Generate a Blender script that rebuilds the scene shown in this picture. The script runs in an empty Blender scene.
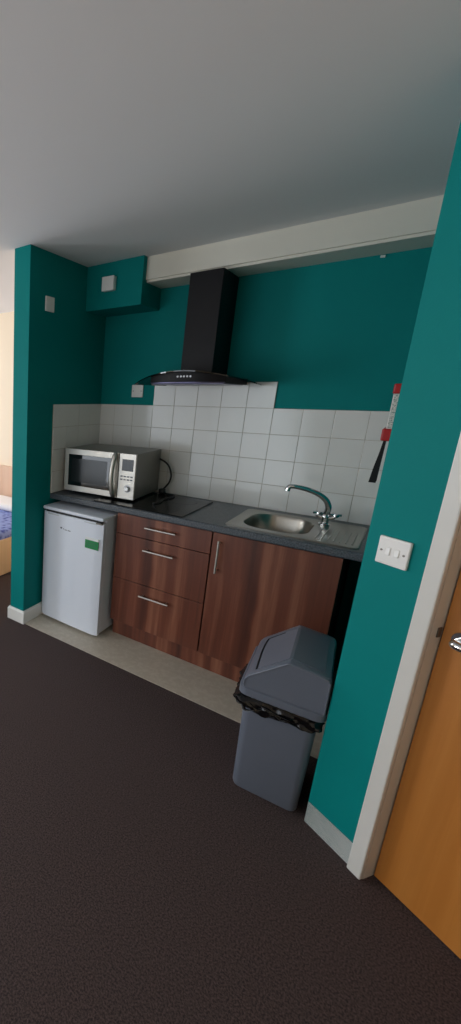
import bpy, bmesh, math, random
from mathutils import Vector, Matrix
random.seed(7)
C = bpy.context.scene.collection
PI = math.pi
def lin(c):
    c = c/255.0
    return c/12.92 if c <= .04045 else ((c+.055)/1.055)**2.4
def rgb(r, g, b): return (lin(r), lin(g), lin(b), 1)

# ------------------------------------------------------------------ materials
def newmat(name):
    m = bpy.data.materials.new(name); m.use_nodes = True
    nt = m.node_tree; b = nt.nodes['Principled BSDF']
    return m, nt, b
def N(nt, t, **k):
    n = nt.nodes.new(t)
    for a, v in k.items():
        if a in n.inputs: n.inputs[a].default_value = v
        else: setattr(n, a, v)
    return n
def coords(nt, scale=(1, 1, 1), loc=(0, 0, 0)):
    tc = N(nt, 'ShaderNodeTexCoord'); mp = N(nt, 'ShaderNodeMapping')
    mp.inputs['Scale'].default_value = scale; mp.inputs['Location'].default_value = loc
    nt.links.new(tc.outputs['Object'], mp.inputs['Vector']); return mp.outputs['Vector']
def plain(name, col, rough=.5, metal=0, var=.06, scale=8, bump=0, bscale=200, spec=.5, coat=0):
    """one colour with a faint procedural mottling and optional bump"""
    m, nt, b = newmat(name)
    v = coords(nt)
    no = N(nt, 'ShaderNodeTexNoise', Scale=scale, Detail=4.0)
    nt.links.new(v, no.inputs['Vector'])
    mx = N(nt, 'ShaderNodeMix', data_type='RGBA')
    d = [max(0, x*(1-var)) for x in col[:3]]+[1]; l = [min(1, x*(1+var)) for x in col[:3]]+[1]
    mx.inputs[6].default_value = d; mx.inputs[7].default_value = l
    nt.links.new(no.outputs['Fac'], mx.inputs[0]); nt.links.new(mx.outputs[2], b.inputs['Base Color'])
    b.inputs['Roughness'].default_value = rough; b.inputs['Metallic'].default_value = metal
    b.inputs['Specular IOR Level'].default_value = spec
    b.inputs['Coat Weight'].default_value = coat
    if bump:
        n2 = N(nt, 'ShaderNodeTexNoise', Scale=bscale, Detail=3.0); nt.links.new(v, n2.inputs['Vector'])
        bp = N(nt, 'ShaderNodeBump', Strength=bump, Distance=.002)
        nt.links.new(n2.outputs['Fac'], bp.inputs['Height']); nt.links.new(bp.outputs['Normal'], b.inputs['Normal'])
    return m
def wood(name, stops, stave, grain, rough=.4, axis='z', ring=1.0):
    """veneer: tall staves of differing tone with streaked grain along z"""
    m, nt, b = newmat(name)
    v = coords(nt)
    sx = N(nt, 'ShaderNodeSeparateXYZ'); nt.links.new(v, sx.inputs[0])
    wob = N(nt, 'ShaderNodeTexNoise', Scale=2.5, Detail=2.0); nt.links.new(v, wob.inputs['Vector'])
    dv = N(nt, 'ShaderNodeMath', operation='DIVIDE'); dv.inputs[1].default_value = stave
    nt.links.new(sx.outputs['X'], dv.inputs[0])
    ad = N(nt, 'ShaderNodeMath', operation='ADD'); ml = N(nt, 'ShaderNodeMath', operation='MULTIPLY'); ml.inputs[1].default_value = .5
    nt.links.new(wob.outputs['Fac'], ml.inputs[0]); nt.links.new(dv.outputs[0], ad.inputs[0]); nt.links.new(ml.outputs[0], ad.inputs[1])
    st = N(nt, 'ShaderNodeTexNoise', Scale=1.5, Detail=2.0); st.noise_dimensions = '1D'
    nt.links.new(ad.outputs[0], st.inputs['W'])
    mp = N(nt, 'ShaderNodeMapping'); mp.inputs['Scale'].default_value = (grain, grain, grain*.03); nt.links.new(v, mp.inputs['Vector'])
    g = N(nt, 'ShaderNodeTexNoise', Scale=1.0, Detail=6.0, Roughness=.65, Distortion=.6*ring); nt.links.new(mp.outputs[0], g.inputs['Vector'])
    mx = N(nt, 'ShaderNodeMix'); mx.inputs[0].default_value = .36
    nt.links.new(st.outputs['Fac'], mx.inputs[2]); nt.links.new(g.outputs['Fac'], mx.inputs[3])
    cr = N(nt, 'ShaderNodeValToRGB'); e = cr.color_ramp.elements
    e[0].position = .33; e[0].color = stops[0]; e[1].position = .66; e[1].color = stops[-1]
    if len(stops) == 3:
        k = e.new(.5); k.color = stops[1]
    nt.links.new(mx.outputs[0], cr.inputs[0]); nt.links.new(cr.outputs[0], b.inputs['Base Color'])
    b.inputs['Roughness'].default_value = rough
    bp = N(nt, 'ShaderNodeBump', Strength=.08, Distance=.001)
    nt.links.new(g.outputs['Fac'], bp.inputs['Height']); nt.links.new(bp.outputs['Normal'], b.inputs['Normal'])
    return m
def speckle(name, a, bcol, scale, rough=.4, lo=.45, hi=.6, bump=0.0, dist=.003):
    m, nt, b = newmat(name); v = coords(nt)
    no = N(nt, 'ShaderNodeTexNoise', Scale=scale, Detail=5.0, Roughness=.7); nt.links.new(v, no.inputs['Vector'])
    cr = N(nt, 'ShaderNodeValToRGB'); e = cr.color_ramp.elements
    e[0].position = lo; e[0].color = a; e[1].position = hi; e[1].color = bcol
    nt.links.new(no.outputs['Fac'], cr.inputs[0]); nt.links.new(cr.outputs[0], b.inputs['Base Color'])
    b.inputs['Roughness'].default_value = rough
    if bump:
        bp = N(nt, 'ShaderNodeBump', Strength=bump, Distance=dist)
        nt.links.new(no.outputs['Fac'], bp.inputs['Height']); nt.links.new(bp.outputs['Normal'], b.inputs['Normal'])
    return m

M = {}
M['teal'] = plain('teal emulsion', rgb(0, 124, 122), .6, var=.05, scale=3, bump=.12, bscale=160, spec=.12)
M['ceiling'] = plain('ceiling paint', rgb(226, 224, 224), .9, var=.02, scale=2, bump=.1, bscale=90, spec=.2)
M['cream'] = plain('cream boxing paint', rgb(216, 212, 200), .55, var=.03, scale=4, bump=.08, bscale=100)
M['wallcream'] = plain('cream wall paint', rgb(234, 218, 194), .8, var=.02, scale=2)
M['gloss'] = plain('white gloss paint', rgb(228, 228, 224), .35, var=.03, scale=10)
M['archi'] = plain('off white gloss', rgb(210, 208, 202), .4, var=.04, scale=12)
M['tile'] = plain('glazed tile', rgb(222, 222, 218), .12, var=.03, scale=5, bump=.05, bscale=14)
M['grout'] = plain('grout', rgb(176, 166, 150), .9, var=.1, scale=60)
M['vinyl'] = speckle('cream vinyl', rgb(190, 180, 164), rgb(200, 191, 176), 30, .45)
M['carpet'] = speckle('brown carpet', rgb(40, 31, 31), rgb(112, 92, 90), 190, 1.0, .38, .68, 1.0, .012)
M['worktop'] = speckle('slate worktop', rgb(50, 56, 62), rgb(98, 104, 110), 140, .32, .4, .62)
M['walnut'] = wood('walnut veneer', [rgb(70, 34, 22), rgb(106, 56, 38), rgb(144, 92, 68)], .16, 26, .42)
M['oak'] = wood('oak veneer', [rgb(164, 100, 38), rgb(178, 112, 46), rgb(190, 124, 56)], .3, 20, .4, ring=2.2)
M['pine'] = wood('pale beech', [rgb(196, 158, 116), rgb(212, 176, 134), rgb(224, 190, 150)], .12, 20, .5)
M['pink'] = wood('pink beech', [rgb(202, 164, 138), rgb(214, 178, 152), rgb(222, 188, 164)], .2, 14, .5)
M['carcass'] = plain('dark carcass', rgb(52, 30, 22), .6)
M['white'] = plain('white enamel', rgb(222, 228, 238), .3, var=.02, scale=3)
M['fridgegrey'] = plain('pale grey plastic', rgb(190, 196, 202), .4, var=.03)
M['plate'] = plain('white plastic plate', rgb(232, 230, 226), .3, var=.02)
M['steel'] = plain('brushed steel', rgb(196, 192, 184), .42, 1, var=.06, scale=30)
M['sinksteel'] = plain('sink steel', rgb(168, 164, 156), .28, 1, var=.08, scale=12)
M['darksteel'] = plain('grey painted casing', rgb(138, 136, 130), .38, .7, var=.06, scale=30)
M['chrome'] = plain('chrome', rgb(214, 216, 218), .08, 1, var=.02)
M['blackgloss'] = plain('black glass', rgb(8, 9, 11), .08, var=.1)
M['hob'] = plain('hob glass', rgb(8, 9, 11), .22, var=.1, spec=.25)
M['blackmatt'] = plain('black enamel', rgb(9, 7, 11), .5, var=.1, spec=.22)
M['blackplastic'] = plain('black plastic', rgb(14, 14, 15), .4, var=.1)
M['mwglass'] = plain('microwave glass', rgb(20, 20, 22), .06, var=.1, coat=1.0)
M['display'] = plain('display', rgb(28, 32, 34), .15, var=.1)
M['bin'] = plain('grey bin plastic', rgb(100, 106, 118), .3, var=.04, scale=10, bump=.05, bscale=300)
M['binshade'] = plain('bin gap shade', rgb(12, 14, 18), .6)  # near-black standing for the shade inside the flap's gap
M['bag'] = plain('black bin liner', rgb(10, 10, 12), .22, var=.3, scale=30, bump=.6, bscale=60)
M['red'] = plain('red plastic', rgb(186, 24, 28), .35, var=.05)
M['blanketwhite'] = plain('white pouch', rgb(226, 222, 216), .4, var=.03)
M['print'] = speckle('grey green print', rgb(222, 218, 210), rgb(120, 140, 128), 160, .5, .5, .56)
M['tape'] = plain('black webbing', rgb(12, 12, 13), .8, var=.2, scale=60)
M['green'] = plain('green label', rgb(20, 132, 70), .4, var=.04)
M['paper'] = plain('white label', rgb(222, 226, 226), .5, var=.02)
M['ink'] = plain('grey ink', rgb(84, 88, 98), .5, var=.05)
M['screw'] = plain('screw', rgb(120, 116, 110), .35, .9, var=.1)
M['linen'] = plain('white linen', rgb(226, 224, 224), .9, var=.03, bump=.3, bscale=30)
M['leds'] = plain('grey buttons', rgb(150, 150, 152), .3, .6, var=.05)
M['litstrip'] = plain('purple tinted steel', rgb(84, 82, 104), .35, 1, var=.05)  # purple light on the hood's lower strip is put into this colour
def bedding():
    m, nt, b = newmat('blue patterned cover'); v = coords(nt)
    vo = N(nt, 'ShaderNodeTexVoronoi', Scale=22.0); nt.links.new(v, vo.inputs['Vector'])
    no = N(nt, 'ShaderNodeTexNoise', Scale=18.0, Detail=4.0); nt.links.new(v, no.inputs['Vector'])
    mx = N(nt, 'ShaderNodeMix'); mx.inputs[0].default_value = .5
    nt.links.new(vo.outputs['Distance'], mx.inputs[2]); nt.links.new(no.outputs['Fac'], mx.inputs[3])
    cr = N(nt, 'ShaderNodeValToRGB'); e = cr.color_ramp.elements
    e[0].position = .3; e[0].color = rgb(58, 72, 150); e[1].position = .55; e[1].color = rgb(136, 152, 208)
    nt.links.new(mx.outputs[0], cr.inputs[0]); nt.links.new(cr.outputs[0], b.inputs['Base Color'])
    b.inputs['Roughness'].default_value = .9; return m
M['bedding'] = bedding()
def pane():
    m, nt, b = newmat('window glass'); nt.nodes.remove(b)
    o = nt.nodes['Material Output']; t = N(nt, 'ShaderNodeBsdfTransparent'); g = N(nt, 'ShaderNodeBsdfGlossy', Roughness=.02)
    no = N(nt, 'ShaderNodeTexNoise', Scale=3.0); mr = N(nt, 'ShaderNodeMapRange'); mr.inputs[3].default_value = .05; mr.inputs[4].default_value = .08
    mx = N(nt, 'ShaderNodeMixShader'); nt.links.new(no.outputs['Fac'], mr.inputs[0]); nt.links.new(mr.outputs[0], mx.inputs[0])
    nt.links.new(t.outputs[0], mx.inputs[1]); nt.links.new(g.outputs[0], mx.inputs[2]); nt.links.new(mx.outputs[0], o.inputs[0]); return m
M['pane'] = pane()
def smoked():
    m, nt, b = newmat('smoked curved glass'); nt.nodes.remove(b)
    o = nt.nodes['Material Output']; t = N(nt, 'ShaderNodeBsdfTransparent'); t.inputs[0].default_value = rgb(28, 30, 36)
    g = N(nt, 'ShaderNodeBsdfGlossy', Roughness=.05); fr = N(nt, 'ShaderNodeFresnel', IOR=1.5)
    no = N(nt, 'ShaderNodeTexNoise', Scale=3.0); mr = N(nt, 'ShaderNodeMapRange'); mr.inputs[3].default_value = .0; mr.inputs[4].default_value = .05
    ad = N(nt, 'ShaderNodeMath', operation='ADD'); nt.links.new(no.outputs['Fac'], mr.inputs[0])
    nt.links.new(fr.outputs[0], ad.inputs[0]); nt.links.new(mr.outputs[0], ad.inputs[1])
    mx = N(nt, 'ShaderNodeMixShader'); nt.links.new(ad.outputs[0], mx.inputs[0])
    nt.links.new(t.outputs[0], mx.inputs[1]); nt.links.new(g.outputs[0], mx.inputs[2]); nt.links.new(mx.outputs[0], o.inputs[0]); return m
M['smoked'] = smoked()

# ------------------------------------------------------------------ mesh helpers
def BM(): return bmesh.new()
def box(bm, x0, x1, y0, y1, z0, z1, bev=0, seg=2):
    r = bmesh.ops.create_cube(bm, size=1.0); vs = r['verts']
    for v in vs:
        v.co = Vector(((x0+x1)/2+v.co.x*(x1-x0), (y0+y1)/2+v.co.y*(y1-y0), (z0+z1)/2+v.co.z*(z1-z0)))
    if bev:
        es = list({e for v in vs for e in v.link_edges})
        bmesh.ops.bevel(bm, geom=es, offset=bev, segments=seg, affect='EDGES', profile=.5)
    return bm
def prism(bm, poly, z0, z1):
    b = [bm.verts.new((x, y, z0)) for x, y in poly]; t = [bm.verts.new((x, y, z1)) for x, y in poly]
    n = len(poly)
    bm.faces.new(b[::-1]); bm.faces.new(t)
    for i in range(n): bm.faces.new((b[i], b[(i+1) % n], t[(i+1) % n], t[i]))
    bmesh.ops.recalc_face_normals(bm, faces=bm.faces); return bm
def tube(bm, pts, r, seg=10, caps=True, flat=None):
    """round tube along a smoothed path; r may be a number or a list"""
    P = [Vector(p) for p in pts]
    if len(P) > 2:
        Q = []
        for i in range(len(P)-1):
            a = P[max(i-1, 0)]; b = P[i]; c = P[i+1]; d = P[min(i+2, len(P)-1)]
            for k in range(6):
                t = k/6
                Q.append((.5*((2*b)+(c-a)*t+(2*a-5*b+4*c-d)*t*t+(3*b-a-3*c+d)*t**3), i+t))
        Q.append((P[-1], len(P)-1))
    else: Q = [(P[0], 0), (P[1], 1)]
    rings = []; up = Vector((0, 0, 1)); prev = None
    for i, (q, s) in enumerate(Q):
        a = Q[max(i-1, 0)][0]; b = Q[min(i+1, len(Q)-1)][0]; t = (b-a).normalized()
        if prev is None:
            u = up if abs(t.z) < .9 else Vector((1, 0, 0)); n = t.cross(u).normalized()
        else: n = (prev-t*prev.dot(t)).normalized()
        prev = n; m = t.cross(n)
        if isinstance(r, (list, tuple)):
            k = min(int(s), len(r)-2); rr = r[k]+(r[k+1]-r[k])*(s-k)
        else: rr = r
        f = flat or 1
        rings.append([bm.verts.new(q+n*math.cos(2*PI*j/seg)*rr+m*math.sin(2*PI*j/seg)*rr*f) for j in range(seg)])
    for a, b in zip(rings, rings[1:]):
        for j in range(seg): bm.faces.new((a[j], a[(j+1) % seg], b[(j+1) % seg], b[j]))
    if caps: bm.faces.new(rings[0][::-1]); bm.faces.new(rings[-1])
    bmesh.ops.recalc_face_normals(bm, faces=bm.faces); return bm
def lathe(bm, prof, c=(0, 0, 0), seg=24, axis='z'):
    rings = []
    for r, h in prof:
        ring = []
        for j in range(seg):
            a = 2*PI*j/seg; x, y = r*math.cos(a), r*math.sin(a)
            p = {'z': (x, y, h), 'y': (x, h, y), 'x': (h, x, y)}[axis]
            ring.append(bm.verts.new(Vector(p)+Vector(c)))
        rings.append(ring)
    for a, b in zip(rings, rings[1:]):
        for j in range(seg): bm.faces.new((a[j], a[(j+1) % seg], b[(j+1) % seg], b[j]))
    bm.faces.new(rings[0][::-1]); bm.faces.new(rings[-1])
    bmesh.ops.recalc_face_normals(bm, faces=bm.faces); return bm
def loops(bm, L, cap0=False, cap1=False):
    R = [[bm.verts.new(p) for p in l] for l in L]; n = len(R[0])
    for a, b in zip(R, R[1:]):
        for j in range(n): bm.faces.new((a[j], a[(j+1) % n], b[(j+1) % n], b[j]))
    if cap0: bm.faces.new(R[0][::-1])
    if cap1: bm.faces.new(R[-1])
    bmesh.ops.recalc_face_normals(bm, faces=bm.faces); return bm
def rrect(cx, cy, hx, hy, r, z, k=6):
    pts = []
    for (sx, sy, a0) in ((1, 1, 0), (-1, 1, 90), (-1, -1, 180), (1, -1, 270)):
        for i in range(k+1):
            a = math.radians(a0+90*i/k)
            pts.append((cx+sx*(hx-r)+r*math.cos(a), cy+sy*(hy-r)+r*math.sin(a), z))
    return pts
def obj(name, bm, mat, parent=None, smooth=False, bevel=0, **props):
    me = bpy.data.meshes.new(name); bm.to_mesh(me); bm.free()
    me.materials.append(M[mat] if isinstance(mat, str) else mat)
    o = bpy.data.objects.new(name, me); C.objects.link(o)
    if smooth:
        for p in me.polygons: p.use_smooth = True
        md = o.modifiers.new('n', 'EDGE_SPLIT'); md.split_angle = math.radians(38)
    if parent: o.parent = parent
    for k, v in props.items(): o[k] = v
    return o
def struct(name, bm, mat, **k): return obj(name, bm, mat, kind='structure', **k)
def thing(name, label, cat, loc=(0, 0, 0), rz=0, group=None):
    o = bpy.data.objects.new(name, None); C.objects.link(o); o.location = loc; o.rotation_euler = (0, 0, rz)
    o.empty_display_size = .1; o['label'] = label; o['category'] = cat
    if group: o['group'] = group
    return o
def B(*a, **k): return box(BM(), *a, **k)

# ------------------------------------------------------------------ dimensions
XL, XS, YF = -.426, -.548, -.863       # inner face, outer face and front of the stub wall
XR, YR = 1.334, -1.25                  # alcove right wall and its front corner
H = 2.40
ang = math.radians(31); D = Vector((math.cos(ang), -math.sin(ang), 0)); NN = Vector((math.sin(ang), math.cos(ang), 0))
def dg(s, out=0):                      # along the diagonal wall; out > 0 goes into the wall
    p = Vector((XR, YR, 0))+D*s+NN*out; return (p.x, p.y)
S0, S1 = .217, .985                    # door opening
YB, XW, XE = -4.7, -3.7, 2.37

# ------------------------------------------------------------------ shell
e = dg(1.2)
struct('floor', prism(BM(), [(XW, YB), (XE, YB), (XE, -1.7), dg(1.0, .12), dg(0, .1), (XR+.1, YF), (XS-.01, YF), (XS-.01, .6), (XW, .6)], -.06, 0), 'carpet')
struct('floor_vinyl', prism(BM(), [(XL-.05, YF), (XR+.05, YF), (XR+.05, .05), (XL-.05, .05)], -.05, .003), 'vinyl')
struct('ceiling', prism(BM(), [(XW-.1, YB-.1), (XE+.1, YB-.1), (XE+.1, .7), (XW-.1, .7)], H, H+.1), 'ceiling')
struct('wall_left_bounce_sheet', B(XS-.004, XS, YF+.012, .6, .0, H), 'wallcream')  # unseen cream sheet, added to keep teal bounce off the bed
struct('wall_back', B(XL-.01, XR+.1, 0, .12, -.05, H), 'teal')
struct('wall_left', B(XS, XL, YF, .7, -.05, H), 'teal')
bmr = BM(); prism(bmr, [(XR, .12), (XR, YR), dg(S0-.02), dg(S0-.02, .1), (XR+.1, YR+.12), (XR+.1, .12)], -.05, H)
struct('wall_right', bmr, 'teal')
bm = BM(); prism(bm, [dg(S0-.02), dg(S1+.02), dg(S1+.02, .1), dg(S0-.02, .1)], 2.03, H)
prism(bm, [dg(S1+.02), dg(1.3), dg(1.3, .1), dg(S1+.02, .1)], -.05, H)
struct('wall_door_side', bm, 'teal')
struct('wall_east', B(XE, XE+.1, YB, -1.7, -.05, H), 'wallcream')
struct('wall_bedroom', B(XW-.1, XS+.01, .6, .7, -.05, H), 'wallcream')
# rear wall with a wide window opening
def holed_wall(name, a0, a1, holes, z0, z1, axis, p0, p1, mat):
    bm = BM(); cur = a0
    def bb(u0, u1, w0, w1):
        if u1-u0 < 1e-4 or w1-w0 < 1e-4: return
        if axis == 'x': box(bm, u0, u1, p0, p1, w0, w1)
        else: box(bm, p0, p1, u0, u1, w0, w1)
    for (h0, h1, b, t) in holes:
        bb(cur, h0, z0, z1); bb(h0, h1, z0, b); bb(h0, h1, t, z1); cur = h1
    bb(cur, a1, z0, z1)
    struct(name, bm, mat)
W1 = (-2.4, .2, .1, 2.1); W2 = (-4.55, -3.2, .12, 2.15); W3 = (-1.4, .4, .6, 2.15)
holed_wall('wall_rear', XW-.1, XE+.1, [W1], -.05, H, 'x', YB-.1, YB, 'wallcream')
holed_wall('wall_west', YB, .7, [W2, W3], -.05, H, 'y', XW-.1, XW, 'wallcream')
def window(n, w, axis, p):
    a0, a1, b, t = w
    bm = BM(); g = BM()
    def bb(q, u0, u1, d0, d1, w0, w1):
        if axis == 'x': box(q, u0, u1, p+d0, p+d1, w0, w1)
        else: box(q, p+d0, p+d1, u0, u1, w0, w1)
    f = .05; m = (a0+a1)/2
    bb(bm, a0, a1, -.08, -.02, b, b+f); bb(bm, a0, a1, -.08, -.02, t-f, t)
    for u0, u1 in ((a0, a0+f), (a1-f, a1), (m-f/2, m+f/2)): bb(bm, u0, u1, -.08, -.02, b+f, t-f)
    o = struct('window_%d' % n, bm, 'gloss')
    bb(g, a0+f, a1-f, -.052, -.048, b+f, t-f); obj('pane', g, 'pane', o)
    s = BM(); bb(s, a0-.03, a1+.03, 0, .09, b-.035, b); obj('window_sill', s, 'gloss', o)
window(1, W1, 'x', YB); window(2, W2, 'y', XW); window(3, W3, 'y', XW)

# boxing under the ceiling
bm = BM(); box(bm, XL, -.02, -.269, 0, 2.123, H); struct('wall_boxing', bm, 'teal')
bm = BM(); box(bm, -.02, XR, -.225, 0, 2.257, H)
bmesh.ops.bevel(bm, geom=[e for e in bm.edges if all(v.co.z < 2.26 and v.co.y < -.2 for v in e.verts)], offset=.014, segments=4, affect='EDGES')
struct('trim_1', bm, 'cream', smooth=True)

# skirting boards
def skirt(name, path, h=.093, t=.015, mat='gloss'):
    """path runs with the wall on its right hand side; profile extruded with mitres"""
    prof = [(0, 0), (t, 0), (t, h-.012), (t*.45, h), (0, h)]
    n = len(path); P = [Vector(p) for p in path]; bm = BM(); rings = []
    for i in range(n):
        d0 = (P[i]-P[i-1]).normalized() if i else None; d1 = (P[i+1]-P[i]).normalized() if i < n-1 else None
        d0 = d0 or d1; d1 = d1 or d0
        n0 = Vector((-d0.y, d0.x)); n1 = Vector((-d1.y, d1.x)); m = (n0+n1).normalized(); k = 1/max(.3, m.dot(n0))
        rings.append([bm.verts.new((P[i].x+m.x*k*a, P[i].y+m.y*k*a, z)) for a, z in prof])
    for a, b in zip(rings, rings[1:]):
        for j in range(len(prof)): bm.faces.new((a[j], a[(j+1) % 5], b[(j+1) % 5], b[j]))
    bm.faces.new(rings[0][::-1]); bm.faces.new(rings[-1]); bmesh.ops.recalc_face_normals(bm, faces=bm.faces)
    struct(name, bm, mat)
skirt('baseboard_left', [(XL, -.12), (XL, YF), (XS, YF), (XS, .58)])
skirt('baseboard_right', [dg(.168), (XR, YR), (XR, -.62)][::-1])
skirt('baseboard_bedroom', [(XW, .6), (XS, .6)][::-1])

# tiling: real bevelled tiles on a grout bed
T0, TH = .902, .151
def tiling(name, cols, rows, place):
    bm = BM(); rnd = random.Random(3)
    g = BM()
    for (u0, u1) in cols:
        for (w0, w1) in rows(u0, u1):
            t = BM(); a = .0009
            box(t, u0+a, u1-a, -.0085, -.001, w0+a, w1-a, bev=.0012, seg=2)
            c = Vector(((u0+u1)/2, 0, (w0+w1)/2))
            R = Matrix.Rotation(rnd.uniform(-.011, .011), 4, 'X') @ Matrix.Rotation(rnd.uniform(-.011, .011), 4, 'Z')
            for v in t.verts: v.co = c+R @ (v.co-c)
            me = bpy.data.meshes.new('t'); t.to_mesh(me); t.free(); bm.from_mesh(me); bpy.data.meshes.remove(me)
            box(g, u0, u1, -.0062, 0, w0, w1)
    for q in (bm, g):
        for v in q.verts: v.co = Vector(place(v.co))
        bmesh.ops.recalc_face_normals(q, faces=q.faces)
    o = struct(name, bm, 'tile'); obj('grout', g, 'grout', o)
xs = [XL+.008, -.30, -.15]+[.15*k for k in range(0, 9)]+[XR]
cols = list(zip(xs, xs[1:]))
tiling('wall_back_tiles', cols, lambda u0, u1: [(T0+TH*i, T0+TH*(i+1)) for i in range(5 if -.01 < u0 and u1 < .76 else 4)], lambda p: (p.x, p.y, p.z))
ys = [0, .15, .30, .45, .60]
tiling('wall_left_tiles', list(zip(ys, ys[1:])), lambda u0, u1: [(T0+TH*i, T0+TH*(i+1)) for i in range(4)], lambda p: (XL-p.y, -p.x, p.z))

# door set in the diagonal wall
def local(bm):                         # maps (s, out, z) to the world
    for v in bm.verts:
        q = dg(v.co.x, v.co.y); v.co.x, v.co.y = q
    bmesh.ops.recalc_face_normals(bm, faces=bm.faces); return bm
bm = BM()
box(bm, S0-.045, S0, -.016, 0, 0, 2.05, bev=.004); box(bm, S1, S1+.045, -.016, 0, 0, 2.05, bev=.004); box(bm, S0-.045, S1+.045, -.016, 0, 2.03, 2.075, bev=.004)
struct('trim_2', local(bm), 'archi')
bm = BM()
box(bm, S0-.02, S0, 0, .1, 0, 2.03); box(bm, S1, S1+.02, 0, .1, 0, 2.03); box(bm, S0, S1, 0, .1, 2.01, 2.03)
box(bm, S0, S0+.012, .09, .1, 0, 2.01)
struct('trim_3', local(bm), 'archi')
t3 = [o for o in C.objects if o.name == 'trim_3'][0]
obj('strike_plate', local(B(S0, S0+.003, .026, .040, .905, .935)), 'screw', t3)
dr = bpy.data.objects.new('door_1', None); C.objects.link(dr); dr['kind'] = 'structure'
q = dg(S0, .045); dr.location = (q[0], q[1], 0); dr.rotation_euler = (0, 0, -ang)
obj('door_panel', B(.003, S1-S0-.003, 0, .04, .005, 2.007, bev=.002), 'oak', dr)
bm = BM(); lathe(bm, [(.0, -.008), (.024, -.008), (.026, -.004), (.026, 0)], (.052, 0, .918), 28, 'y'); obj('handle_rose', bm, 'chrome', dr, True)
bm = BM(); tube(bm, [(.052, 0, .918), (.052, -.03, .918), (.058, -.046, .918), (.08, -.05, .918), (.12, -.05, .918), (.165, -.047, .918)], [.011, .011, .0125, .012, .011, .010], 14)
obj('handle', bm, 'chrome', dr, True)
obj('latch', B(-.001, .006, .005, .03, .87, .93), 'screw', dr)

# ------------------------------------------------------------------ electrical plates
def plate(name, label, loc, rz, w=.086, h=.086, d=.01, rock=0, screws=True, deep=0, group=None):
    t = thing(name, label, name.replace('_', ' '), loc, rz, group)
    if deep: obj('back_box', B(-w/2+.001, w/2-.001, -deep, 0, -h/2+.001, h/2-.001, bev=.003), 'plate', t)
    obj('face_plate', B(-w/2, w/2, -deep-d, -deep, -h/2, h/2, bev=.0035, seg=3), 'plate', t)
    for i in range(rock):
        x = (i-(rock-1)/2)*.024
        bm = BM(); box(bm, x-.0065, x+.0065, -.0135-deep, -.008-deep, -.012, .012, bev=.002)
        for v in bm.verts:
            if v.co.z > 0 and v.co.y < -.012-deep: v.co.y += .0022
        obj('rocker', bm, 'plate', t)
    if screws:
        for sx in (-1, 1):
            obj('screw', lathe(BM(), [(.0, -.0008), (.0034, -.0006), (.0034, .001)], (sx*.0305, -deep-d, 0), 12, 'y'), 'screw', t)
    return t
sq = dg(.083); plate('light_switch', 'white double light switch on the teal wall beside the oak door', (sq[0], sq[1], 1.117), -ang, rock=2)
plate('blanking_plate', 'small white square plate high on the dark inner side of the left wall', (XL, -.675, 2.11), PI/2, screws=False)
plate('socket', 'white surface-mounted plate on the teal boxing under the ceiling', (-.244, -.269, 2.268), 0, deep=.028, screws=False)
plate('fused_spur', 'white plate on the teal wall just above the tiles, below the hood\'s left tip', (-.128, 0, 1.602), 0, screws=True)
obj('cable_clip', tube(BM(), [(1.13, -.006, 2.246), (1.112, -.010, 2.247)], .006, 8), 'plate', label='tiny white clip on the teal wall under the cream boxing', category='clip')

# ------------------------------------------------------------------ worktop, units
hx0, hx1, hy0, hy1 = .77, 1.08, -.505, -.125
bm = BM()
for a in ((XL, hx0, -.592, 0), (hx1, XR, -.592, 0), (hx0, hx1, -.592, hy0), (hx0, hx1, hy1, 0)): box(bm, *a, .862, .902)
tp = [(0, .862), (-.6, .865)]
k = 8; prof = [(-.592, .862)]+[(-.592-.012*math.sin(PI*i/k) if 0 else -.592-.01*math.sin(PI/2*min(1, i/2.0)) , .862+.002*i) for i in range(3)]
prof = [(-.592, .862), (-.598, .864), (-.600, .870), (-.600, .892), (-.597, .899), (-.592, .902)]
loops(bm, [[(XL+.0, y, z) for y, z in prof], [(XR, y, z) for y, z in prof]], True, True)
o = obj('worktop', bm, 'worktop', label='dark slate-effect kitchen worktop running wall to wall', category='worktop')

def unit(name, label, x0, x1):
    t = thing(name, label, 'cabinet', ((x0+x1)/2, -.30, 0)); w = (x1-x0)/2
    bm = BM()
    for a in ((-w+.002, -w+.02, -.26, .27, .12, .86), (w-.02, w-.002, -.26, .27, .12, .86), (-w+.02, w-.02, -.26, .27, .12, .138), (-w+.02, w-.02, .262, .27, .138, .86), (-w+.02, w-.02, -.26, -.20, .842, .86)): box(bm, *a)
    obj('carcass', bm, 'carcass', t); return t, w
def bar(parent, p0, p1, name='handle'):
    a, b = Vector(p0), Vector(p1); d = (b-a).normalized(); bm = BM()
    tube(bm, [a, b], .0055, 10)
    for q in (a+d*.016, b-d*.016): tube(bm, [q, q+Vector((0, .03, 0))], .004, 8)
    obj(name, bm, 'steel', parent, True)
t, w = unit('drawer_cabinet', 'walnut cabinet of three drawers with bar handles, beside the white fridge', .094, .672)
for z0, z1, hz in ((.728, .856, .802), (.429, .724, .66), (.124, .425, .36)):
    d = obj('drawer', B(-w+.002, w-.002, -.28, -.262, z0, z1, bev=.0012), 'walnut', t)
    bar(d, (-.088, -.31, hz), (.098, -.31, hz))
t, w = unit('sink_cabinet', 'walnut cabinet with one wide door under the sink, behind the bin', .675, 1.250)
d = obj('door', B(-w+.002, w-.002, -.28, -.262, .124, .856, bev=.0012), 'walnut', t)
bar(d, (-w+.042, -.31, .636), (-w+.042, -.31, .822))
obj('plinth', B(.094, 1.25, -.53, -.514, .003, .119), 'walnut', label='walnut plinth board along the floor under the two kitchen cabinets', category='plinth')

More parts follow.
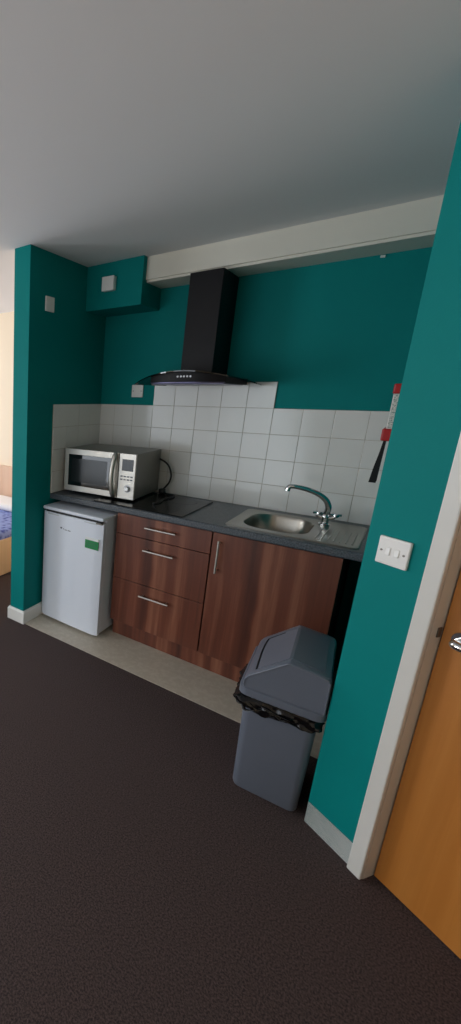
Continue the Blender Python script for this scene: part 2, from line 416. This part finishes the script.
# hob
t = thing('hob', 'flat black glass hob set in the worktop beside the microwave', 'hob', (.21, -.33, .902))
obj('glass_plate', B(-.29, .29, -.255, .255, 0, .006, bev=.002), 'hob', t)
for cx, cy, r in ((-.14, -.12, .09), (-.14, .13, .075), (.14, -.12, .075), (.14, .13, .09)):
    bm = BM(); loops(bm, [[(cx+q*math.cos(2*PI*i/40), cy+q*math.sin(2*PI*i/40), z) for i in range(40)] for q, z in ((r, .006), (r, .0064), (r-.002, .0064), (r-.002, .006))])
    obj('cooking_ring', bm, 'ink', t)

# sink
t = thing('sink', 'stainless steel inset sink with one rounded bowl and a small ribbed drainer', 'sink', (0, 0, .902))
cx, cy, hx, hy = (.925, -.315, .153, .185)
K = 8
def sup(cx, cy, hx, hy, r, z): return rrect(cx, cy, hx, hy, r, z, K)
L = [sup(1.005, -.32, .289, .236, .03, 0), sup(1.005, -.32, .289, .236, .03, .003), sup(1.005, -.32, .286, .233, .03, .005),
     sup(1.003, -.32, .276, .223, .03, .0035)]
L += [sup(cx, cy, hx+.006, hy+.006, .112, .0035), sup(cx, cy, hx, hy, .11, .001), sup(cx, cy, hx-.006, hy-.006, .105, -.012),
      sup(cx, cy, hx-.012, hy-.012, .10, -.10), sup(cx, cy, hx-.022, hy-.022, .09, -.132), sup(cx, cy, hx-.05, hy-.05, .07, -.145), sup(cx, cy, .03, .03, .029, -.148)]
o = obj('basin', loops(BM(), L, False, True), 'sinksteel', t, True)
bm = BM()
for i in range(7):
    x = 1.12+i*.024
    tube(bm, [(x, -.50, .002), (x, -.26, .002)], .0042, 8)
obj('drainer_ribs', bm, 'sinksteel', t, True)
bm = BM(); lathe(bm, [(0, .002), (.026, .003), (.031, 0)], (cx, cy, -.147), 20); obj('plug_hole', bm, 'chrome', t, True)
bm = BM(); lathe(bm, [(0, .004), (.014, .003), (.016, 0)], (1.10, -.10, .004), 16); obj('overflow_cap', bm, 'chrome', t, True)

# mixer tap
t = thing('mixer_tap', 'chrome mixer tap with a curved swan-neck spout and two cross-head handles', 'tap', (1.113, -.185, .906))
bm = BM(); lathe(bm, [(.0, 0), (.027, 0), (.027, .006), (.02, .012), (.018, .03), (.02, .042), (.019, .052), (.014, .06), (.013, .068), (0, .069)], (0, 0, 0), 24)
for s in (-1, 1): tube(bm, [(0, 0, .036), (s*.03, 0, .044), (s*.038, 0, .052)], [.013, .011, .010], 12)
obj('body', bm, 'chrome', t, True)
bm = BM(); tube(bm, [(0, 0, .06), (.006, -.005, .085), (.004, -.012, .11), (-.012, -.022, .142), (-.045, -.035, .168), (-.09, -.05, .186), (-.14, -.064, .196), (-.17, -.072, .196), (-.180, -.075, .186), (-.182, -.075, .172)], [.016, .0155, .015, .0145, .014, .0135, .0125, .0125, .013, .0135], 14)
obj('spout', bm, 'chrome', t, True)
for s in (-1, 1):
    bm = BM(); c = Vector((s*.037+.005, 0, .060))
    lathe(bm, [(0, -.012), (.011, -.012), (.012, 0), (.009, .008), (0, .01)], tuple(c), 14)
    for k in range(4):
        a = k*PI/2+.5; p = c+Vector((math.cos(a)*.026, math.sin(a)*.026, .002))
        tube(bm, [c, c.lerp(p, .5)+Vector((0, 0, .001)), p], [.005, .0065, .008], 8)
    obj('tap_handle', bm, 'chrome', t, True)

# ------------------------------------------------------------------ fridge
t = thing('fridge', 'small white under-counter fridge with a green label on its door', 'fridge', (-.170, -.70, 0), math.radians(-1.0))
w = .237
bm = BM(); box(bm, -w+.002, w-.002, .05, .56, .025, .81, bev=.004); obj('body', bm, 'white', t)
bm = BM()                              # gently bowed door
Lp = []
for i in range(15):
    u = -1+2*i/14; Lp.append((u*w, .004*u*u+(.012 if abs(u) > .99 else 0)))
pl = [(x, y) for x, y in Lp]+[(w, .044), (-w, .044)]
prism(bm, pl, .022, .794); obj('door', bm, 'white', t, True)
dd = t.children[-1]
bm = BM(); box(bm, -w+.02, w-.02, .012, .05, .794, .808); obj('door_recess_shade', bm, 'blackplastic', t)  # black block paints the shaded gap under the overhanging top
for u in (-.62, .62): obj('grip', B(u*w-.05, u*w+.05, .0005, .02, .778, .790, bev=.004), 'fridgegrey', t)
bm = BM(); box(bm, -w-.002, w+.002, .0, .56, .808, .831, bev=.008, seg=4)
for v in bm.verts:
    if v.co.y < .1: v.co.y -= .010*(1-(v.co.x/w)**2)
obj('top', bm, 'white', t, True)
lb = obj('energy_label', B(.116, .214, -.0012, .006, .616, .672), 'green', t, label='green label with a white heading strip')
obj('heading', B(.116, .214, -.0013, .006, .673, .689), 'paper', lb)
bm = BM()
for i, (a, b_) in enumerate(((.124, .206), (.124, .190), (.124, .2))): box(bm, a, b_, -.0016, .0, .655-i*.012, .6575-i*.012)
obj('text_lines', bm, 'ink', lb)
obj('badge', (lambda m: [box(m, x, x+ww, -.0008, .008, z, z+h) for x, ww, z, h in ((-.085, .014, .70, .010), (-.062, .006, .698, .006), (-.05, .02, .695, .004), (-.024, .022, .694, .005))] and m)(BM()), 'ink', t, label='faint grey badge')
obj('hinge', B(w-.05, w-.004, -.001, .03, .786, .795, bev=.002), 'screw', t)
for x in (-w+.04, w-.04):
    obj('foot', lathe(BM(), [(.0, .0), (.02, 0), (.02, .012), (.008, .014), (.008, .03)], (x, .07, .0), 14), 'blackplastic', t)
for x in (-w+.04, w-.04):
    obj('foot', lathe(BM(), [(.0, .0), (.02, 0), (.02, .012), (.008, .014), (.008, .03)], (x, .50, .0), 14), 'blackplastic', t)
for o in t.children:
    o.location.z += .003

# ------------------------------------------------------------------ microwave (x to its right, -y to its front)
mr = math.radians(3.5)
t = thing('microwave', 'stainless steel and black microwave standing on the worktop against the left tiles', 'microwave', (-.1225, -.484, .908), mr)
W = .26
obj('casing', B(-W+.003, W-.003, .018, .425, .012, .305, bev=.004), 'darksteel', t)
fr = BM()
box(fr, -W, W-.118, 0, .018, .012, .306, bev=.003); obj('door', fr, 'steel', t)
dr2 = t.children[-1]
obj('door_glass', B(-W+.032, W-.165, -.002, .01, .052, .268, bev=.001), 'mwglass', t)
bm = BM(); loops(bm, [[(x, y, z) for x, z in ((-W+.052, .076), (W-.19, .076), (W-.19, .246), (-W+.052, .246))] for y in (-.0022, -.0032)], False, False)
obj('window_mesh', B(-W+.055, W-.195, -.0028, 0, .08, .242), 'display', t)
bm = BM(); x = W-.138
tube(bm, [(x, .004, .024), (x, -.018, .034), (x-.004, -.034, .09), (x-.006, -.040, .16), (x-.004, -.034, .23), (x, -.018, .286), (x, .004, .298)], [.012, .015, .015, .015, .015, .015, .012], 12)
obj('door_handle', bm, 'steel', t, True)
obj('control_panel', B(W-.114, W, 0, .018, .012, .306, bev=.003), 'steel', t)
obj('side_gap_shade', B(W-.119, W-.113, .003, .016, .014, .304), 'blackplastic', t)  # black strip standing in for the shade between door and panel
obj('display', B(W-.092, W-.016, -.002, .01, .196, .270, bev=.001), 'display', t)
for j in range(2):
    for i in range(4): obj('button', B(W-.098+i*.0225, W-.083+i*.0225, -.0025, .005, .156-j*.02, .164-j*.02, bev=.001), 'ink', t)
bm = BM(); lathe(bm, [(0, -.022), (.014, -.022), (.016, -.018), (.018, 0)], (W-.046, 0, .082), 28, 'y'); kn = obj('dial', bm, 'chrome', t, True)
obj('dial_ring', lathe(BM(), [(.0, -.0012), (.024, -.001), (.024, .001)], (W-.046, 0, .082), 28, 'y'), 'leds', t)
for x in (-.2, .2):
    for y in (.05, .34): obj('foot', lathe(BM(), [(0, -.006 if x < 0 else 0), (.012, -.006 if x < 0 else 0), (.014, .012)], (x, y, 0), 12), 'blackplastic', t)
cord = BM()
inv = (Matrix.Translation((-.1225, -.484, .908)) @ Matrix.Rotation(mr, 4, 'Z')).inverted()
wp = [(.10, -.062, 1.15), (.14, -.05, 1.13), (.175, -.05, 1.10), (.196, -.05, 1.045), (.19, -.05, .995), (.172, -.06, .96), (.16, -.08, .935), (.19, -.10, .916), (.25, -.10, .914), (.262, -.18, .914), (.245, -.26, .914), (.262, -.34, .914), (.25, -.42, .914)]
tube(cord, [inv @ Vector(p) for p in wp], .0062, 8)
obj('power_cord', cord, 'blackplastic', t, True)
bm = BM(); box(bm, .285, .325, .36, .40, .001, .038, bev=.008, seg=3); obj('plug', bm, 'blackplastic', t, True)

# ------------------------------------------------------------------ cooker hood
t = thing('cooker_hood', 'black chimney cooker hood with a curved smoked glass canopy over the hob', 'cooker hood', (.372, 0, 1.64))
obj('chimney', B(-.095, .091, -.272, -.001, .05, .613, bev=.003), 'blackmatt', t)
bm = BM(); nx = 28
def gz(u): return .066*(1-abs(u)**1.9)
def gy(u): return -.33-.15*(1-abs(u)**2.2)
top, bot = [], []
ringsT = []
for i in range(nx+1):
    u = -1+2*i/nx; x = u*.352
    col = [(x*(.84+.16*f), -.0095-.002+(gy(u)+.0)*f, gz(u)+.002) for f in (0, .25, .5, .75, 1)]
    ringsT.append(col)
vt = [[bm.verts.new(p) for p in c] for c in ringsT]; vb = [[bm.verts.new((p[0], p[1], p[2]-.006)) for p in c] for c in ringsT]
for i in range(nx):
    for j in range(4):
        bm.faces.new((vt[i][j], vt[i+1][j], vt[i+1][j+1], vt[i][j+1])); bm.faces.new((vb[i][j], vb[i][j+1], vb[i+1][j+1], vb[i+1][j]))
    bm.faces.new((vt[i][4], vt[i+1][4], vb[i+1][4], vb[i][4])); bm.faces.new((vt[i][0], vb[i][0], vb[i+1][0], vt[i+1][0]))
for i in (0, nx):
    for j in range(4): bm.faces.new((vt[i][j], vt[i][j+1], vb[i][j+1], vb[i][j]))
bmesh.ops.recalc_face_normals(bm, faces=bm.faces)
obj('glass_canopy', bm, 'smoked', t, True)
bm = BM(); n2 = 20; cols_ = []
for i in range(n2+1):                  # motor body follows the glass
    u = -1+2*i/n2; x = u*.215; ug = x/.352; yf = gy(ug)+.02
    cols_.append([(x, -.012, 0.0), (x, yf+.012, 0.0), (x, yf, .008), (x, yf, gz(ug)-.006), (x, -.012, gz(ug)-.006)])
loops(bm, cols_, True, True); obj('motor_body', bm, 'blackmatt', t, True)
bm = BM(); loops(bm, [[(x, gy(x/.352)+.018+d, z) for d, z in ((0, .001), (0, .006), (.01, .006), (.01, .001))] for x in [(-.212+.424*i/20) for i in range(21)]], True, True)
obj('steel_trim', bm, 'litstrip', t, True)
for i in range(5):
    obj('button', lathe(BM(), [(0, -.003), (.0055, -.003), (.006, 0)], (-.03+i*.018, gy(0)+.020, .036), 12, 'y'), 'leds', t)
obj('filter', B(-.20, .20, -.40, -.04, -.003, .001), 'litstrip', t)

# ------------------------------------------------------------------ fire blanket on the alcove's right wall
t = thing('fire_blanket', 'red and white fire blanket holder with black pull straps on the right alcove wall', 'fire blanket', (XR, -.22, 1.385), 0)
obj('pouch', B(-.048, 0, -.08, .08, .04, .215, bev=.006, seg=3), 'blanketwhite', t)
obj('print', B(-.044, -.006, -.0815, -.078, .05, .205), 'print', t)
obj('top_cap', B(-.052, 0, -.084, .084, .205, .25, bev=.006, seg=3), 'red', t)
obj('bottom_cap', B(-.06, 0, -.088, .088, -.008, .048, bev=.006, seg=3), 'red', t)
for s in (-1, 1):
    bm = BM(); y = -.03 if s < 0 else .03
    loops(bm, [[(-.048-f*.024, y-.002, z), (-.040-f*.004, y-.002, z), (-.040-f*.004, y+.002, z), (-.048-f*.024, y+.002, z)] for f, z in ((0, 0), (.3, -.07), (.75, -.15), (1, -.215))], True, True)
    obj('pull_strap', bm, 'tape', t)

# ------------------------------------------------------------------ swing bin
br = math.radians(4.2)
t = thing('swing_bin', 'grey plastic swing-top bin with a black liner, against the right teal wall', 'bin', (1.192, -1.252, 0), br)
def bl(hx0, hx1, y0, y1, r, z): return rrect((hx0+hx1)/2, (y0+y1)/2, (hx1-hx0)/2, (y1-y0)/2, r, z, 5)
L = [bl(-.108, .103, .02, .25, .02, .004), bl(-.115, .110, .001, .262, .028, .0), bl(-.118, .113, -.004, .265, .03, .012), bl(-.123, .122, -.012, .30, .032, .41), bl(-.126, .125, -.015, .305, .032, .413), bl(-.126, .125, -.015, .305, .032, .43), bl(-.120, .119, -.009, .299, .03, .43), bl(-.108, .105, .004, .262, .028, .03)]
obj('bin_body', loops(BM(), L, True, True), 'bin', t, True)
# lid: asymmetrical gable running back from the front
lid = BM()
L = [bl(-.139, .137, -.018, .357, .03, .437), bl(-.144, .142, -.023, .362, .034, .440), bl(-.144, .142, -.023, .362, .034, .468), bl(-.137, .136, -.016, .355, .03, .472)]
loops(lid, L, True, True)
prof = [(-.132, .470), (-.130, .505), (-.118, .523), (-.100, .538), (.0, .627), (.010, .6285), (.116, .616), (.129, .611), (.135, .598), (.136, .470)]
def ins(p, k):                         # inset profile for the rounded ends
    cx, cz = 0, .52; return [(cx+(x-cx)*(1-k), z if i in (0, len(p)-1) else cz+(z-cz)*(1-k*1.2)) for i, (x, z) in enumerate(p)]
LL = []
for yy, k in ((-.014, .03), (-.010, .008), (-.003, 0), (.16, 0), (.31, .0), (.338, .015), (.352, .06), (.356, .10)):
    pp = ins(prof, k)
    LL.append([(x, yy, z) for x, z in pp])
loops(lid, LL, True, True)
obj('bin_lid', lid, 'bin', t, True)
bm = BM(); path = [(x, -.0135, z) for x, z in ((-.128, .478), (-.127, .503), (-.116, .521), (-.098, .537), (.0, .6215), (.010, .6232), (.110, .611), (.123, .606), (.130, .594), (.131, .478))]
for a, b in zip(path, path[1:]): tube(bm, [a, b], .0034, 8)
obj('lid_bead', bm, 'bin', t, True)
# flap line: a dark bead painted as the shade in the flap's gap, and the flap skin itself
def onslope(x): return .627+(x)*(.627-.538)/.100
bm = BM()
g = [(-.098, .020), (-.101, .10), (-.103, .20), (-.098, .285), (-.085, .296), (-.040, .297)]
pts = [(x, y, onslope(x)+.0003) for x, y in g]
tube(bm, pts, .0035, 8); obj('flap_gap_shade', bm, 'binshade', t, True)
bm = BM()
fp = [(-.094, onslope(-.094)), (.0, .6272), (.010, .6287), (.110, .6163)]
loops(bm, [[(x, y, z+.0022) for x, z in fp]+[(x, y, z-.006) for x, z in fp[::-1]] for y in (.018, .022, .15, .296, .30)], True, True)
obj('swing_flap', bm, 'bin', t)
# black liner spilling over the rim: crumpled skirt
rnd = random.Random(11)
o = thing('bin_liner', 'crumpled black bin liner spilling out between the grey bin and its lid', 'bin liner', (1.192, -1.252, 0), br)
bm = BM(); L = []; nseg = 120
base = rrect(0, .145, .127, .162, .034, 0, 12)
import math as _m
def resample(p, n):
    P = [Vector(q) for q in p]+[Vector(p[0])]; d = [0]
    for a, b in zip(P, P[1:]): d.append(d[-1]+(b-a).length)
    out = []; j = 0
    for i in range(n):
        s = d[-1]*i/n
        while d[j+1] < s: j += 1
        f = (s-d[j])/max(1e-9, d[j+1]-d[j]); out.append(P[j].lerp(P[j+1], f))
    return out
base = resample(base, nseg); cen = Vector((0, .145, 0))
ph = [rnd.uniform(0, 6.3) for _ in range(8)]
hem = [.0]*nseg
for k in range(10):
    z = .437-.0046*k; ring = []
    for i, b in enumerate(base):
        a = 2*PI*i/nseg; out = (b-cen).normalized()
        dmp = min(1, k/3)
        left = max(0, -b.x/.127)
        w_ = .005+dmp*(.004+.004*math.sin(7*a+ph[0]+k*.5)+.004*math.sin(17*a+ph[1]-k*.9)+.003*math.sin(31*a+ph[2]+k*1.3))+left*.028*math.sin(PI*min(1, k/9))
        w_ = max(.003, w_)
        sag = (.5+.35*math.sin(3*a+ph[3])+.2*math.sin(8*a+ph[4])) * (k/9)*.014
        ring.append(tuple(b+out*w_+Vector((0, 0, z-sag+rnd.uniform(-.0015, .0015)))))
    L.append(ring)
L2 = [[tuple(Vector(p)+(cen-Vector((p[0], p[1], 0))).normalized()*.0015) for p in r] for r in reversed(L)]
loops(bm, L+L2)
obj('liner_skirt', bm, 'bag', o, True)
bm = BM()
for q in range(9):                     # gathered folds and loose ends, mostly at the left
    a0 = PI*(.72+.66*q/9)+rnd.uniform(-.1, .1); pts = []
    for s in range(5):
        a = a0+(s-2)*.12; i = int((a/(2*PI))*nseg) % nseg; b = base[i]; out = (b-cen).normalized()
        pts.append(tuple(b+out*(.012+rnd.uniform(0, .012))+Vector((0, 0, .432-.012*s*rnd.uniform(.3, 1.1)-.006*(q % 3)))))
    tube(bm, pts, [.003, .007, .005, .007, .002], 7, flat=.5)
obj('liner_folds', bm, 'bag', o, True)

# ------------------------------------------------------------------ bed beyond the stub wall
t = thing('bed', 'pale wooden bed with a pinkish headboard beyond the left stub wall', 'bed', (-1.1, .56, 0))
obj('side_board', B(-.025, 0, -1.95, -.03, .012, .335, bev=.003), 'pine', t)
obj('side_board', B(-.925, -.9, -1.95, -.03, .012, .335, bev=.003), 'pine', t)
obj('end_board', B(-.925, 0, -1.98, -1.95, .012, .36, bev=.003), 'pine', t)
obj('headboard', B(-2.3, .25, -.005, .035, .36, .79, bev=.004), 'pink', t)
obj('slat_base', B(-.9, -.025, -1.95, -.03, .18, .20), 'pine', t)
for x in (-.91, -.015):
    for y in (-1.9, -.1): obj('leg', B(x-.02, x+.02, y-.02, y+.02, 0, .02), 'pine', t)
bm = BM(); box(bm, -1.998, -1.128, -1.36, .52, .2, .40, bev=.03, seg=3)
obj('mattress', bm, 'bedding', None, True, label='mattress under a blue patterned cover on the pale wooden bed', category='mattress')
bm = BM(); box(bm, -1.96, -1.18, .18, .50, .40, .475, bev=.035, seg=4); obj('pillow', bm, 'linen', None, True, label='white pillow at the headboard end of the blue-covered bed', category='pillow')

# ------------------------------------------------------------------ light
def area(name, loc, rot, sx, sy, power, col):
    l = bpy.data.lights.new(name, 'AREA'); l.shape = 'RECTANGLE'; l.size = sx; l.size_y = sy; l.energy = power; l.color = col
    o = bpy.data.objects.new(name, l); C.objects.link(o); o.location = loc; o.rotation_euler = rot; return o
def winlight(w, axis, p, power, col=(.93, .97, 1.0)):
    a, b, c, d = w
    if axis == 'x': area('daylight', ((a+b)/2, p-.14, (c+d)/2), (PI/2, 0, 0), b-a, d-c, power, col)
    else: area('daylight', (p-.14, (a+b)/2, (c+d)/2), (PI/2, 0, -PI/2), b-a, d-c, power, col)
COOL = (.86, .93, 1.0)
winlight(W1, 'x', YB, 44, COOL); winlight(W2, 'y', XW, 100, COOL); winlight(W3, 'y', XW, 72, (.97, .98, 1))
wd = bpy.data.worlds.new('sky'); bpy.context.scene.world = wd; wd.use_nodes = True
wn = wd.node_tree; bg = wn.nodes['Background']; bg.inputs[0].default_value = (.75, .86, 1, 1); bg.inputs[1].default_value = .5

# ------------------------------------------------------------------ camera (fitted; the photo is an off-centre crop, hence the shift)
cam = bpy.data.cameras.new('camera'); co = bpy.data.objects.new('camera', cam); C.objects.link(co)
right = Vector((0.7405364828, 0.6718935771, 0.0128350541)); down = Vector((0.1750211504, -0.1743913347, -0.9689970378)); fwd = Vector((-0.6488245637, 0.7198240642, -0.2467387325))
m3 = Matrix((right, -down, -fwd)).transposed().to_4x4(); m3.translation = Vector((1.38379591, -2.98469232, 1.55986731))
co.matrix_world = m3
cam.sensor_width = 36; cam.lens = 435.995*36/1024; cam.clip_start = .02
cam.shift_x = (230.5-13.902)/1024; cam.shift_y = (506.555-512)/1024
sc = bpy.context.scene; sc.camera = co
sc.view_settings.view_transform = 'Standard'; sc.view_settings.look = 'None'; sc.view_settings.gamma = 1; sc.view_settings.exposure = 0
sc.cycles.max_bounces = 8; sc.cycles.diffuse_bounces = 5
